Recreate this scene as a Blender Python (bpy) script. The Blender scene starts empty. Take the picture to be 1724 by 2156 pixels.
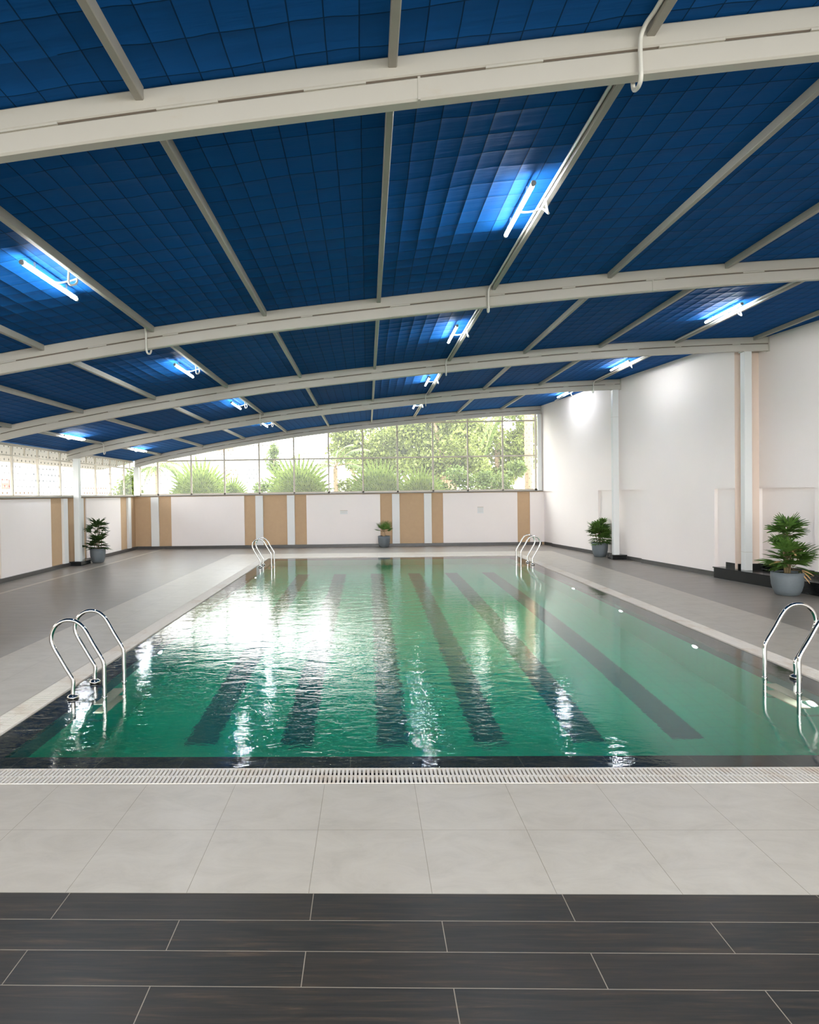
import bpy, bmesh, math, random
from mathutils import Vector, Matrix, Euler
R = random.Random(7)
PI = math.pi
scene = bpy.context.scene
COL = scene.collection

# ------------------------------------------------------------------ helpers
def link(o):
    COL.objects.link(o); return o

class MB:
    """collects geometry for one mesh object"""
    def __init__(s): s.v, s.f, s.m, s.sm = [], [], [], []
    def add(s, vs, fs, mi=0, smooth=False):
        b = len(s.v); s.v += [tuple(v) for v in vs]
        for f in fs:
            s.f.append(tuple(i + b for i in f)); s.m.append(mi); s.sm.append(smooth)
    def box(s, x0, x1, y0, y1, z0, z1, mi=0):
        vs = [(x, y, z) for z in (z0, z1) for y in (y0, y1) for x in (x0, x1)]
        s.add(vs, [(0,2,3,1),(4,5,7,6),(0,1,5,4),(2,6,7,3),(0,4,6,2),(1,3,7,5)], mi)
    def quad(s, a, b, c, d, mi=0): s.add([a, b, c, d], [(0,1,2,3)], mi)
    def prism(s, pts, z0, z1, mi=0):
        n = len(pts)
        vs = [(x, y, z0) for x, y in pts] + [(x, y, z1) for x, y in pts]
        fs = [tuple(range(n))[::-1], tuple(range(n, 2*n))] + [(i, (i+1) % n, n+(i+1) % n, n+i) for i in range(n)]
        s.add(vs, fs, mi)
    def tube(s, pts, r, seg=10, mi=0, caps=True, smooth=True):
        pts = [Vector(p) for p in pts]; n = len(pts)
        rr = r if isinstance(r, (list, tuple)) else [r]*n
        T = []
        for i in range(n):
            t = (pts[min(i+1, n-1)] - pts[max(i-1, 0)]); T.append(t.normalized() if t.length > 1e-9 else Vector((0,0,1)))
        ref = Vector((0,0,1)) if abs(T[0].z) < .9 else Vector((1,0,0))
        u = T[0].cross(ref).normalized(); vs, fs = [], []
        for i in range(n):
            u = (u - T[i]*u.dot(T[i])).normalized(); w = T[i].cross(u)
            for k in range(seg):
                a = 2*PI*k/seg
                vs.append(pts[i] + (u*math.cos(a) + w*math.sin(a))*rr[i])
        for i in range(n-1):
            for k in range(seg):
                k2 = (k+1) % seg
                fs.append((i*seg+k, i*seg+k2, (i+1)*seg+k2, (i+1)*seg+k))
        s.add(vs, fs, mi, smooth)
        if caps: s.add([], [])
        if caps:
            b = len(s.v) - n*seg
            s.f.append(tuple(b+k for k in range(seg))[::-1]); s.m.append(mi); s.sm.append(False)
            s.f.append(tuple(b+(n-1)*seg+k for k in range(seg))); s.m.append(mi); s.sm.append(False)
    def lathe(s, prof, c=(0,0,0), seg=40, mi=0):
        n = len(prof); vs, fs = [], []
        for r, z in prof:
            for k in range(seg):
                a = 2*PI*k/seg; vs.append((c[0]+r*math.cos(a), c[1]+r*math.sin(a), c[2]+z))
        for i in range(n-1):
            for k in range(seg):
                k2 = (k+1) % seg
                fs.append((i*seg+k, i*seg+k2, (i+1)*seg+k2, (i+1)*seg+k))
        s.add(vs, fs, mi, True)
    def loft(s, rings, mi=0, smooth=False, caps=True):
        n = len(rings[0]); vs = [v for r in rings for v in r]; fs = []
        for i in range(len(rings)-1):
            for k in range(n):
                k2 = (k+1) % n; fs.append((i*n+k, i*n+k2, (i+1)*n+k2, (i+1)*n+k))
        if caps: fs += [tuple(range(n))[::-1], tuple((len(rings)-1)*n+k for k in range(n))]
        s.add(vs, fs, mi, smooth)
    def build(s, name, mats, parent=None, bevel=0, recalc=True, loc=None):
        me = bpy.data.meshes.new(name); me.from_pydata(s.v, [], s.f); me.update()
        for m in (mats if isinstance(mats, (list, tuple)) else [mats]): me.materials.append(m)
        for p, mi, sm in zip(me.polygons, s.m, s.sm): p.material_index = mi; p.use_smooth = sm
        if recalc:
            bm = bmesh.new(); bm.from_mesh(me); bmesh.ops.recalc_face_normals(bm, faces=bm.faces); bm.to_mesh(me); bm.free()
        o = bpy.data.objects.new(name, me); link(o)
        if loc is not None: o.location = loc
        if parent is not None: o.parent = parent
        if bevel:
            b = o.modifiers.new('bevel', 'BEVEL'); b.width = bevel; b.segments = 2; b.limit_method = 'ANGLE'
        return o

def tag(o, label, cat, group=None, kind=None):
    o['label'] = label; o['category'] = cat
    if group: o['group'] = group
    o['kind'] = kind or 'thing'
    return o
def struct(o, label=None, cat=None):
    o['kind'] = 'structure'
    if label: o['label'] = label
    if cat: o['category'] = cat
    return o
def empty(name, loc, label, cat, group=None, rz=0, kind=None):
    o = bpy.data.objects.new(name, None); link(o); o.location = loc; o.rotation_euler = (0, 0, rz)
    o.empty_display_size = .1
    return tag(o, label, cat, group, kind)
def copy_tree(o, parent=None):
    c = o.copy(); link(c)
    if parent is not None: c.parent = parent
    for ch in list(o.children): copy_tree(ch, c)
    return c
ORD = ['', 'first', 'second', 'third', 'fourth', 'fifth', 'sixth', 'seventh', 'eighth', 'ninth', 'tenth', 'eleventh']

# ------------------------------------------------------------------ node materials
class NT:
    def __init__(s, name):
        s.mat = bpy.data.materials.new(name); s.mat.use_nodes = True
        s.t = s.mat.node_tree; s.n = s.t.nodes; s.n.clear()
        s.out = s.n.new('ShaderNodeOutputMaterial'); s.tc = None
    def node(s, typ, ins=None, **kw):
        nd = s.n.new(typ)
        for k, v in kw.items(): setattr(nd, k, v)
        for k, v in (ins or {}).items(): s.set(nd, k, v)
        return nd
    def set(s, nd, k, v):
        sock = nd.inputs[k]
        if hasattr(v, 'bl_idname') and hasattr(v, 'outputs'): s.t.links.new(v.outputs[0], sock)
        elif isinstance(v, bpy.types.NodeSocket): s.t.links.new(v, sock)
        elif isinstance(v, (tuple, list)) and len(v) == 3 and sock.type == 'RGBA': sock.default_value = (*v, 1)
        else: sock.default_value = v
    def coord(s):
        if s.tc is None: s.tc = s.node('ShaderNodeTexCoord')
        return s.tc.outputs['Object']
    def mapped(s, scale=(1,1,1), loc=(0,0,0), rot=(0,0,0)):
        return s.node('ShaderNodeMapping', {'Vector': s.coord(), 'Scale': scale, 'Location': loc, 'Rotation': rot}).outputs[0]
    def noise(s, vec, scale, detail=3, rough=.5, dist=0):
        return s.node('ShaderNodeTexNoise', {'Vector': vec, 'Scale': scale, 'Detail': detail, 'Roughness': rough, 'Distortion': dist}).outputs['Fac']
    def math(s, op, a, b=0.0, c=None, clamp=False):
        ins = {0: a, 1: b}
        if c is not None: ins[2] = c
        return s.node('ShaderNodeMath', ins, operation=op, use_clamp=clamp).outputs[0]
    def ramp(s, fac, stops):
        nd = s.node('ShaderNodeValToRGB', {0: fac}); cr = nd.color_ramp
        while len(cr.elements) < len(stops): cr.elements.new(.5)
        for e, (p, c) in zip(cr.elements, stops):
            e.position = p; e.color = (*c, 1) if len(c) == 3 else c
        return nd.outputs[0]
    def mix(s, fac, a, b, mode='MIX'):
        nd = s.node('ShaderNodeMix', data_type='RGBA', blend_type=mode)
        s.set(nd, 'Factor', fac)
        for sock, v in ((nd.inputs[6], a), (nd.inputs[7], b)):
            if isinstance(v, bpy.types.NodeSocket): s.t.links.new(v, sock)
            else: sock.default_value = (*v, 1)
        return nd.outputs[2]
    def sep(s, vec): return s.node('ShaderNodeSeparateXYZ', {0: vec}).outputs
    def bump(s, h, dist=1.0, strength=1.0):
        return s.node('ShaderNodeBump', {'Height': h, 'Distance': dist, 'Strength': strength}).outputs[0]
    def pbr(s, color, rough=.5, metal=0., normal=None, spec=.5, **kw):
        nd = s.node('ShaderNodeBsdfPrincipled', {'Base Color': color, 'Roughness': rough, 'Metallic': metal, 'Specular IOR Level': spec})
        if normal is not None: s.set(nd, 'Normal', normal)
        for k, v in kw.items(): s.set(nd, k, v)
        return nd
    def done(s, sh):
        s.t.links.new(sh.outputs[0] if hasattr(sh, 'outputs') else sh, s.out.inputs[0]); return s.mat

def simple(name, col, rough=.5, metal=0., var=.12, vscale=3., bump=0., bscale=60, spec=.5, stain=None):
    t = NT(name); v = t.noise(t.coord(), vscale, 4, .6)
    c = t.mix(v, tuple(x*(1-var) for x in col), tuple(min(1, x*(1+var)) for x in col))
    if stain:
        s2 = t.ramp(t.noise(t.mapped((1.3, 1.3, 3)), 2.2, 6, .65), [(.62, (0,0,0)), (.8, (1,1,1))])
        c = t.mix(t.math('MULTIPLY', s2, .55), c, stain)
    nrm = t.bump(t.noise(t.coord(), bscale, 2), bump) if bump else None
    return t.done(t.pbr(c, rough, metal, nrm, spec))

M = {}
M['wall_white'] = simple('wall_white_paint', (.84, .775, .735), .65, var=.035, vscale=.8, bump=.0012, bscale=90)
M['wall_peach'] = simple('wall_peach_paint', (.76, .62, .52), .65, var=.04, vscale=.8)
M['tan'] = simple('tan_textured_paint', (.52, .355, .21), .75, var=.06, vscale=8, bump=.003, bscale=140)
M['pilaster'] = simple('pilaster_paint', (.72, .72, .70), .6, var=.03, vscale=1.5)
M['beam'] = simple('cream_steel_paint', (.54, .51, .455), .42, var=.05, vscale=2.5, stain=(.50, .43, .33))
M['beam_gap'] = simple('dark_brown_gap', (.13, .10, .075), .8)  # dark brown filler strip between the upper and lower beam tubes
M['purlin'] = simple('grey_primer_steel', (.36, .34, .295), .5, var=.12, vscale=6)
M['column'] = simple('white_column_paint', (.70, .71, .69), .4, var=.03, vscale=2)
M['frame'] = simple('cream_frame_paint', (.60, .54, .45), .5, var=.06)
M['sill'] = simple('dark_sill_stone', (.20, .185, .165), .45, var=.2, vscale=9)
M['granite'] = simple('black_granite', (.008, .009, .009), .16, var=.5, vscale=60, spec=.22)
M['base'] = simple('dark_skirting_tile', (.055, .052, .048), .35, var=.3, vscale=10)
M['steel'] = simple('polished_steel', (.60, .585, .55), .09, 1., var=.03)
M['pot'] = simple('grey_planter', (.115, .135, .145), .55, var=.1, vscale=30, bump=.002, bscale=200)
M['soil'] = simple('soil', (.05, .035, .022), .9, var=.5, vscale=40, bump=.02, bscale=40)
M['white_plastic'] = simple('white_plastic', (.74, .72, .66), .4, var=.03)
M['grey_plastic'] = simple('grey_cap_plastic', (.35, .35, .33), .5)
M['tread'] = simple('beige_ladder_tread', (.55, .48, .34), .6)
M['trunk'] = simple('palm_trunk', (.42, .29, .18), .85, var=.35, vscale=14)
M['bark'] = simple('cane_bark', (.16, .115, .055), .8, var=.4, vscale=25)
M['facade'] = simple('pale_facade', (.70, .68, .66), .8, var=.03, vscale=.5)
M['facade_win'] = simple('facade_window_grey', (.22, .24, .25), .3)
M['facade_brown'] = simple('facade_brown', (.42, .22, .14), .7)
M['red'] = simple('red_banner', (.75, .07, .05), .6)
M['banner_pale'] = simple('banner_pale', (.85, .45, .30), .6)
M['outground'] = simple('outside_ground', (.22, .21, .17), .95, var=.3, vscale=.6)
M['eave'] = simple('eave_sheet', (.34, .33, .32), .6, var=.1)
M['channel'] = simple('drain_channel', (.025, .023, .02), .8)

def leafmat(name, c1, c2, trans=.35, rough=.45):
    t = NT(name); v = t.noise(t.coord(), 7, 3)
    c = t.mix(t.ramp(v, [(.35, (0,0,0)), (.65, (1,1,1))]), c1, c2)
    p = t.pbr(c, rough, spec=.35)
    tr = t.node('ShaderNodeBsdfTranslucent', {'Color': c})
    return t.done(t.node('ShaderNodeMixShader', {0: trans, 1: p, 2: tr}))
M['leaf_dark'] = leafmat('lady_palm_leaf', (.022, .05, .012), (.06, .12, .028), .15)
M['leaf_mid'] = leafmat('bright_palm_leaf', (.05, .12, .02), (.13, .24, .05), .2)
M['leaf_dry'] = leafmat('dry_leaf', (.45, .27, .12), (.55, .36, .18), .2)
M['out_fan'] = leafmat('outdoor_fan_palm_leaf', (.085, .13, .02), (.17, .225, .045), .4)
M['out_tree'] = leafmat('outdoor_tree_leaf', (.14, .175, .03), (.29, .33, .085), .4)
M['out_shrub'] = leafmat('outdoor_shrub_leaf', (.09, .14, .025), (.19, .25, .06), .4)

# ceiling: quilted blue insulation
t = NT('blue_quilted_roof_fabric')
x, y, z = t.sep(t.coord())
wob = t.math('MULTIPLY', t.math('SUBTRACT', t.noise(t.coord(), 1.1, 3), .5), .16)
px = t.math('DIVIDE', t.math('ADD', t.math('ADD', x, 1.38), t.math('MULTIPLY', wob, .15)), .19575)
py = t.math('DIVIDE', t.math('ADD', y, wob), .285)
def linedist(p): return t.math('ABSOLUTE', t.math('SUBTRACT', t.math('FRACT', p), .5))   # .5 on the line
dx, dy = linedist(px), linedist(py)
lx = t.math('GREATER_THAN', dx, .479); ly = t.math('GREATER_THAN', dy, .485)
line = t.math('MAXIMUM', lx, t.math('MULTIPLY', ly, t.math('GREATER_THAN', t.noise(t.mapped((.5, 3, 1)), 1.6, 2), .42)))
hx = t.math('POWER', t.math('MULTIPLY', dx, 2), 3.); hy = t.math('POWER', t.math('MULTIPLY', dy, 2), 3.)
fold = t.noise(t.mapped((.55, 4.2, 1)), 1.0, 4, .55, .3)
h = t.math('ADD', t.math('ADD', t.math('MULTIPLY', hx, .010), t.math('MULTIPLY', hy, .012)), t.math('MULTIPLY', fold, .022))
base = t.mix(t.noise(t.coord(), .5, 3), (.007, .074, .255), (.008, .097, .32))
c = t.mix(t.math('MULTIPLY', line, .8), base, (.003, .020, .05))
M['ceiling'] = t.done(t.pbr(c, .7, 0, t.bump(h, 1, .9), .04))

# wood-look plank tiles: the dark ones in front, paler grey-brown ones on the side decks
def plankmat(name, ramp, dull, dullf, tintc, grout, r0):
    t = NT(name)
    mp = t.mapped((1, 1, 1), (.288+1.2*20, -3.1576+.2025*40, 0))
    bk = t.node('ShaderNodeTexBrick', {'Vector': mp, 'Color1': (0, 0, 0), 'Color2': (1, 1, 1), 'Mortar': (.5, .5, .5), 'Scale': 1., 'Mortar Size': .0022, 'Mortar Smooth': .1, 'Bias': 0., 'Brick Width': 1.2, 'Row Height': .2025}, offset=.5, offset_frequency=2)
    grain = t.noise(t.mapped((.9, 17, 1)), 2.4, 7, .68, .7)
    cloud = t.noise(t.mapped((1.1, 3.2, 1)), 1.7, 4, .6, .4)
    c = t.ramp(grain, ramp)
    c = t.mix(t.math('MULTIPLY', t.math('SUBTRACT', 1., cloud), dullf), c, dull)
    c = t.mix(t.math('MULTIPLY', bk.outputs[0], .25), c, tintc)
    spk = t.ramp(t.noise(t.mapped((5, 9, 1), (3, 1, 0)), 1., 5, .7), [(.74, (0,0,0)), (.79, (1,1,1))])
    c = t.mix(t.math('MULTIPLY', spk, .2), c, (.25, .22, .18))
    c = t.mix(bk.outputs[1], c, grout)
    rg = t.math('ADD', r0, t.math('MULTIPLY', cloud, .16))
    return t.done(t.pbr(c, rg, 0, t.bump(t.math('ADD', t.math('MULTIPLY', bk.outputs[1], -.002), t.math('MULTIPLY', grain, .0004))), .5))
M['plank'] = plankmat('dark_wood_look_plank_tiles', [(.25, (.010, .010, .009)), (.46, (.024, .023, .020)), (.58, (.048, .036, .026)), (.72, (.12, .078, .046))], (.017, .018, .0175), .62, (.042, .030, .021), (.26, .22, .17), .30)
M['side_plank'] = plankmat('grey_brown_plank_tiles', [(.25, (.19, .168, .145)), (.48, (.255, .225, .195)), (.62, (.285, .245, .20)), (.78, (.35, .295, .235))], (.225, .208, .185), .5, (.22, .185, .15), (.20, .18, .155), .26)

# tiles round the pool
def tilemat(name, vertical=False):
    t = NT(name)
    mp = t.mapped((1, 1, 1), (.312+.6*20, -3.1576+.603*20, 0))
    bk = t.node('ShaderNodeTexBrick', {'Vector': mp, 'Color1': (0, 0, 0), 'Color2': (1, 1, 1), 'Mortar': (.5, .5, .5), 'Scale': 1., 'Mortar Size': .0016, 'Mortar Smooth': .1, 'Brick Width': .6, 'Row Height': .603}, offset=0., offset_frequency=2)
    cl = t.noise(t.mapped((1, 1.6, 1)), 3.2, 6, .68, .6)
    c = t.ramp(cl, [(.3, (.41, .37, .308)), (.5, (.468, .424, .357)), (.72, (.515, .47, .40))])
    c = t.mix(t.math('MULTIPLY', bk.outputs[0], .14), c, (.50, .43, .35))
    sp = t.ramp(t.noise(t.coord(), 34, 5, .75), [(.66, (0,0,0)), (.74, (1,1,1))])
    c = t.mix(t.math('MULTIPLY', sp, .22), c, (.52, .48, .42))
    c = t.mix(t.math('MULTIPLY', bk.outputs[1], .8), c, (.22, .18, .12))
    return t.done(t.pbr(c, .36, 0, t.bump(t.math('MULTIPLY', bk.outputs[1], -.0015)), .5))
M['tile'] = tilemat('grey_beige_deck_tiles')

# black coping ledge with joints
t = NT('wet_black_coping_stone')
x, y, z = t.sep(t.coord())
jx = t.math('GREATER_THAN', t.math('ABSOLUTE', t.math('SUBTRACT', t.math('FRACT', t.math('DIVIDE', t.math('ADD', x, 10.07), .62)), .5)), .494)
jy = t.math('GREATER_THAN', t.math('ABSOLUTE', t.math('SUBTRACT', t.math('FRACT', t.math('DIVIDE', y, .62)), .5)), .494)
c = t.mix(t.noise(t.coord(), 6, 6, .7), (.006, .007, .007), (.05, .05, .05))
c = t.mix(t.math('MULTIPLY', t.math('MAXIMUM', jx, jy), .5), c, (.14, .13, .12))
M['coping'] = t.done(t.pbr(c, .25, spec=.5))

# pool lining
def poolmat(name, c1, c2, grout):
    t = NT(name); x, y, z = t.sep(t.coord())
    def g(v, s): return t.math('GREATER_THAN', t.math('ABSOLUTE', t.math('SUBTRACT', t.math('FRACT', t.math('DIVIDE', t.math('ADD', v, 30.0), s)), .5)), .482)
    gr = t.math('MAXIMUM', g(x, .2), t.math('MAXIMUM', g(y, .2), g(z, .2)))
    c = t.mix(t.noise(t.coord(), .9, 3), c1, c2)
    c = t.mix(t.math('MULTIPLY', gr, .5), c, grout)
    return t.done(t.pbr(c, .5))
M['pool_floor'] = poolmat('green_pool_tile', (.006, .52, .30), (.008, .60, .35), (.004, .32, .20))
M['pool_lane'] = poolmat('dark_lane_tile', (.006, .165, .155), (.008, .19, .175), (.006, .12, .12))
M['pool_wall'] = poolmat('green_pool_wall_tile', (.010, .42, .26), (.014, .50, .30), (.006, .28, .18))
M['pool_band'] = poolmat('dark_waterline_tile', (.014, .085, .085), (.02, .11, .11), (.025, .13, .13))

# grating plastic
t = NT('white_grating_plastic')
st = t.ramp(t.noise(t.coord(), 2.1, 6, .7), [(.52, (0,0,0)), (.72, (1,1,1))])
c = t.mix(t.math('MULTIPLY', st, .55), (.66, .61, .54), (.45, .30, .18))
M['grate'] = t.done(t.pbr(c, .5))

# water
t = NT('pool_water')
x, y, z = t.sep(t.coord())
n1 = t.noise(t.mapped((1.0, 1.5, 1)), 2.6, 2, .5, .6)
n2 = t.noise(t.mapped((1.0, 1.8, 1)), 9., 3, .55, .8)
n3 = t.noise(t.mapped((.8, 1.6, 1)), 30., 2, .5, .3)
# water is stirred along a jet right of the middle, calmer toward the right wall
jet = t.math('EXPONENT', t.math('MULTIPLY', t.math('POWER', t.math('SUBTRACT', x, .35), 2.), -.55))
calm = t.node('ShaderNodeMapRange', {'Value': x, 'From Min': 0.3, 'From Max': 2.6, 'To Min': 1., 'To Max': .25}, clamp=True).outputs[0]
calm2 = t.node('ShaderNodeMapRange', {'Value': y, 'From Min': 14.5, 'From Max': 17.5, 'To Min': 1., 'To Max': .12}, clamp=True).outputs[0]
msk = t.math('MULTIPLY', t.math('ADD', t.math('MULTIPLY', calm, .78), t.math('MULTIPLY', jet, .8)), calm2)
hh = t.math('ADD', t.math('ADD', t.math('MULTIPLY', n1, .0056), t.math('MULTIPLY', n2, .0022)), t.math('MULTIPLY', n3, .00045))
hh = t.math('MULTIPLY', hh, msk)
rg = t.node('ShaderNodeMapRange', {'Value': x, 'From Min': .8, 'From Max': 3., 'To Min': .02, 'To Max': .075}, clamp=True).outputs[0]
p = t.pbr((.80, .97, .92), rg, 0, t.bump(hh, 1, 1), .5)
t.set(p, 'Transmission Weight', 1.); t.set(p, 'IOR', 1.333)
M['water'] = t.done(p)

# window sheets: clear corrugated panes with fine ribs and a dot print
def panemat(name, axis, pitch, dotu, dotv, dotr, rib, haze):
    t = NT(name); xyz = t.sep(t.coord()); u = xyz[axis]; v = xyz[2]
    s = t.math('ABSOLUTE', t.math('SUBTRACT', t.math('FRACT', t.math('DIVIDE', t.math('ADD', u, 50), pitch)), .5))
    ribm = t.math('GREATER_THAN', s, .34)
    vi = t.math('DIVIDE', t.math('ADD', v, 50), dotv)
    row = t.math('FLOOR', vi)
    uo = t.math('ADD', t.math('DIVIDE', t.math('ADD', u, 50), dotu), t.math('MULTIPLY', t.math('MODULO', row, 2.), .5))
    du = t.math('MULTIPLY', t.math('SUBTRACT', t.math('FRACT', uo), .5), dotu)
    dv = t.math('MULTIPLY', t.math('SUBTRACT', t.math('FRACT', vi), .5), dotv)
    dot = t.math('LESS_THAN', t.math('SQRT', t.math('ADD', t.math('MULTIPLY', du, du), t.math('MULTIPLY', dv, dv))), dotr)
    tint = t.mix(ribm, (.97, .97, .96), rib)
    tr = t.node('ShaderNodeBsdfTransparent', {'Color': tint})
    tl = t.node('ShaderNodeBsdfTranslucent', {'Color': (.85, .87, .82)})
    m1 = t.node('ShaderNodeMixShader', {0: t.math('ADD', haze, t.math('MULTIPLY', ribm, .12)), 1: tr, 2: tl})
    dk = t.pbr((.10, .10, .09), .6)
    m2 = t.node('ShaderNodeMixShader', {0: t.math('MULTIPLY', dot, .85), 1: m1, 2: dk})
    return t.done(m2)
M['pane_far'] = panemat('ribbed_clear_sheet', 0, .052, .17, .15, .016, (.66, .68, .58), .03)
M['pane_left'] = panemat('dotted_clear_sheet', 1, .075, .20, .16, .026, (.80, .80, .80), .06)

def emat(name, col, st):
    t = NT(name); return t.done(t.node('ShaderNodeEmission', {'Color': col, 'Strength': st}))
TUBE, LAMP = 64., 28.
M['tube'] = emat('lit_tube', (.93, .97, 1.), TUBE)
M['lamp'] = emat('lit_pool_lamp', (.80, .95, 1.), LAMP)

# ------------------------------------------------------------------ camera
F, CX, CY = 1380.73, 735.324, 1062.156
YAW, PITCH, ROLL, EYE = .0277270, -.01616602, -.01387780, 1.94389
fw = Vector((-math.sin(YAW), math.cos(YAW), 0)); rt = Vector((math.cos(YAW), math.sin(YAW), 0)); up = Vector((0, 0, 1))
f2 = fw*math.cos(PITCH) + up*math.sin(PITCH); u2 = up*math.cos(PITCH) - fw*math.sin(PITCH)
r3 = rt*math.cos(ROLL) + u2*math.sin(ROLL); u3 = u2*math.cos(ROLL) - rt*math.sin(ROLL)
cam = bpy.data.cameras.new('camera'); co = bpy.data.objects.new('camera', cam); link(co)
m4 = Matrix.Identity(4)
for i in range(3): m4[i][0], m4[i][1], m4[i][2] = r3[i], u3[i], -f2[i]
m4[0][3], m4[1][3], m4[2][3] = 0, 0, EYE
co.matrix_world = m4
cam.sensor_fit = 'VERTICAL'; cam.sensor_height = 36.; cam.lens = F/2156*36.
cam.shift_x = (862-CX)/2156; cam.shift_y = (CY-1078)/2156
cam.clip_end = 300; scene.camera = co
def at(u, v, Y):
    d = r3*((u-CX)/F) + u3*((CY-v)/F) + f2
    return Vector((0, 0, EYE)) + d*(Y/d.y)
def project(P):
    d = Vector(P) - Vector((0, 0, EYE)); w = d.dot(f2)
    return (CX + F*d.dot(r3)/w, CY - F*d.dot(u3)/w) if w > .05 else None

# ------------------------------------------------------------------ dimensions
BY = [4.07, 9.03, 13.85, 18.65, 24.05]            # front faces of the five roof beams
PX = [-7.61, -6.05, -4.49, -2.945, -1.38, .19, 1.755, 3.32, 4.885, 6.45, 8.05]
TOP = [(-9.6, 3.03), (-8.64, 3.28), (-7.55, 3.54), (-6.0, 3.82), (-4.6, 4.05), (-2.2, 4.385), (.6, 4.665), (3.2, 4.88), (5.2, 5.0), (7.0, 5.06), (8.4, 5.08), (11.5, 5.08)]
def top(x):
    # smooth interpolation (Catmull-Rom style tangents)
    n = len(TOP)
    for i in range(n-1):
        if x <= TOP[i+1][0] or i == n-2: break
    (x0, z0), (x1, z1) = TOP[i], TOP[i+1]
    def tan(j):
        a, b = TOP[max(j-1, 0)], TOP[min(j+1, n-1)]; return (b[1]-a[1])/(b[0]-a[0])
    hL = x1-x0; s = (x-x0)/hL; m0, m1 = tan(i)*hL, tan(i+1)*hL
    return (2*s**3-3*s**2+1)*z0 + (s**3-2*s**2+s)*m0 + (-2*s**3+3*s**2)*z1 + (s**3-s**2)*m1
def XL(y): return -8.5 - .013*(y-15)               # left wall face
def XR(y, off=0.): return 6.35 + .145*(24.1-y) + off   # right wall face
YF, YJ, JOG = 24.1, 14.14, .505
GX0, GX1, GY0, GY1 = -3.305, 4.765, 4.365, 20.31   # outer edge of the grating
WX0, WX1, WY0, WY1 = -3.055, 4.515, 4.622, 20.055  # water
IX0, IX1, IY0, IY1 = -2.78, 4.25, 4.872, 19.8      # pool inside
BX0, BX1, BY0, BY1 = -4.505, 5.96, 3.1576, 21.5    # outer edge of tile border
DEPTH = 1.75

def ring(mb, o, i, zo, zi, mi=0):
    (a0, a1, b0, b1), (c0, c1, d0, d1) = o, i
    O = [(a0, b0), (a1, b0), (a1, b1), (a0, b1)]; I = [(c0, d0), (c1, d0), (c1, d1), (c0, d1)]
    for k in range(4):
        k2 = (k+1) % 4
        mb.quad((*O[k], zo), (*O[k2], zo), (*I[k2], zi), (*I[k], zi), mi)

# ------------------------------------------------------------------ floor
mb = MB(); mb.quad((-9.0, -3.2, 0), (12.6, -3.2, 0), (12.6, BY0, 0), (-9.0, BY0, 0))
struct(mb.build('floor', M['plank']), 'dark wood-look plank tiles at the near end of the deck', 'floor')
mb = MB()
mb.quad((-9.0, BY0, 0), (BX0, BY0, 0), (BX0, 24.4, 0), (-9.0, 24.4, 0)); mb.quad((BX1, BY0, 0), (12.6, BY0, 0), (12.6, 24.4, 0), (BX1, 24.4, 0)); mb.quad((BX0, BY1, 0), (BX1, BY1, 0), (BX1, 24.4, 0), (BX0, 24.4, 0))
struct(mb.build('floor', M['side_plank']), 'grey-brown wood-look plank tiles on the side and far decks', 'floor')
mb = MB(); ring(mb, (BX0, BX1, BY0, BY1), (GX0, GX1, GY0, GY1), 0, 0)
for (x, y, x2, y2) in ((GX0, GY0, GX1, GY0), (GX1, GY0, GX1, GY1), (GX1, GY1, GX0, GY1), (GX0, GY1, GX0, GY0)):
    mb.quad((x, y, 0), (x2, y2, 0), (x2, y2, -.12), (x, y, -.12))
struct(mb.build('floor', M['tile'], recalc=False), 'border of large pale beige tiles around the pool grating', 'floor')
mb = MB(); mb.box(-7.60, -7.49, -3.2, 24.09, -.02, .003)
struct(mb.build('trim_1', M['tile']), 'thin pale tile strip along the dark deck beside the left wall', 'trim')

# pool shell
mb = MB()
W = [(WX0, WY0), (WX1, WY0), (WX1, WY1), (WX0, WY1)]
ring(mb, (WX0, WX1, WY0, WY1), (IX0, IX1, IY0, IY1), -.022, -.034)
I = [(IX0, IY0), (IX1, IY0), (IX1, IY1), (IX0, IY1)]
for k in range(4):
    a, b = I[k], I[(k+1) % 4]
    mb.quad((*a, -.034), (*b, -.034), (*b, -.11), (*a, -.11), 0)
    c_, d_ = W[k], W[(k+1) % 4]
    mb.quad((*c_, -.022), (*d_, -.022), (*d_, -.16), (*c_, -.16), 0)
struct(mb.build('pool_coping', M['coping'], recalc=False), 'wet black stone ledge just under the waterline', 'pool edge')
mb = MB()
for k in range(4):
    a, b = I[k], I[(k+1) % 4]
    mb.quad((*a, -.11), (*b, -.11), (*b, -.42), (*a, -.42), 3)
    mb.quad((*a, -.42), (*b, -.42), (*b, -DEPTH), (*a, -DEPTH), 1)
mb.quad((IX0, IY0, -DEPTH), (IX1, IY0, -DEPTH), (IX1, IY1, -DEPTH), (IX0, IY1, -DEPTH), 0)
lane0 = (IX0+IX1)/2
for k in range(6):
    cx = lane0 + (k-2.5)*1.004
    z = -DEPTH + .004
    mb.quad((cx-.165, IY0+1.88, z), (cx+.165, IY0+1.88, z), (cx+.165, IY1-1.88, z), (cx-.165, IY1-1.88, z), 2)
struct(mb.build('pool_basin', [M['pool_floor'], M['pool_wall'], M['pool_lane'], M['pool_band']], recalc=False), 'green tiled pool basin with six dark lane lines', 'pool')
mb = MB(); n = 1
mb.quad((WX0, WY0, -.012), (WX1, WY0, -.012), (WX1, WY1, -.012), (WX0, WY1, -.012))
struct(mb.build('water', M['water'], recalc=False), 'green rippled water filling the swimming pool', 'water')

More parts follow.
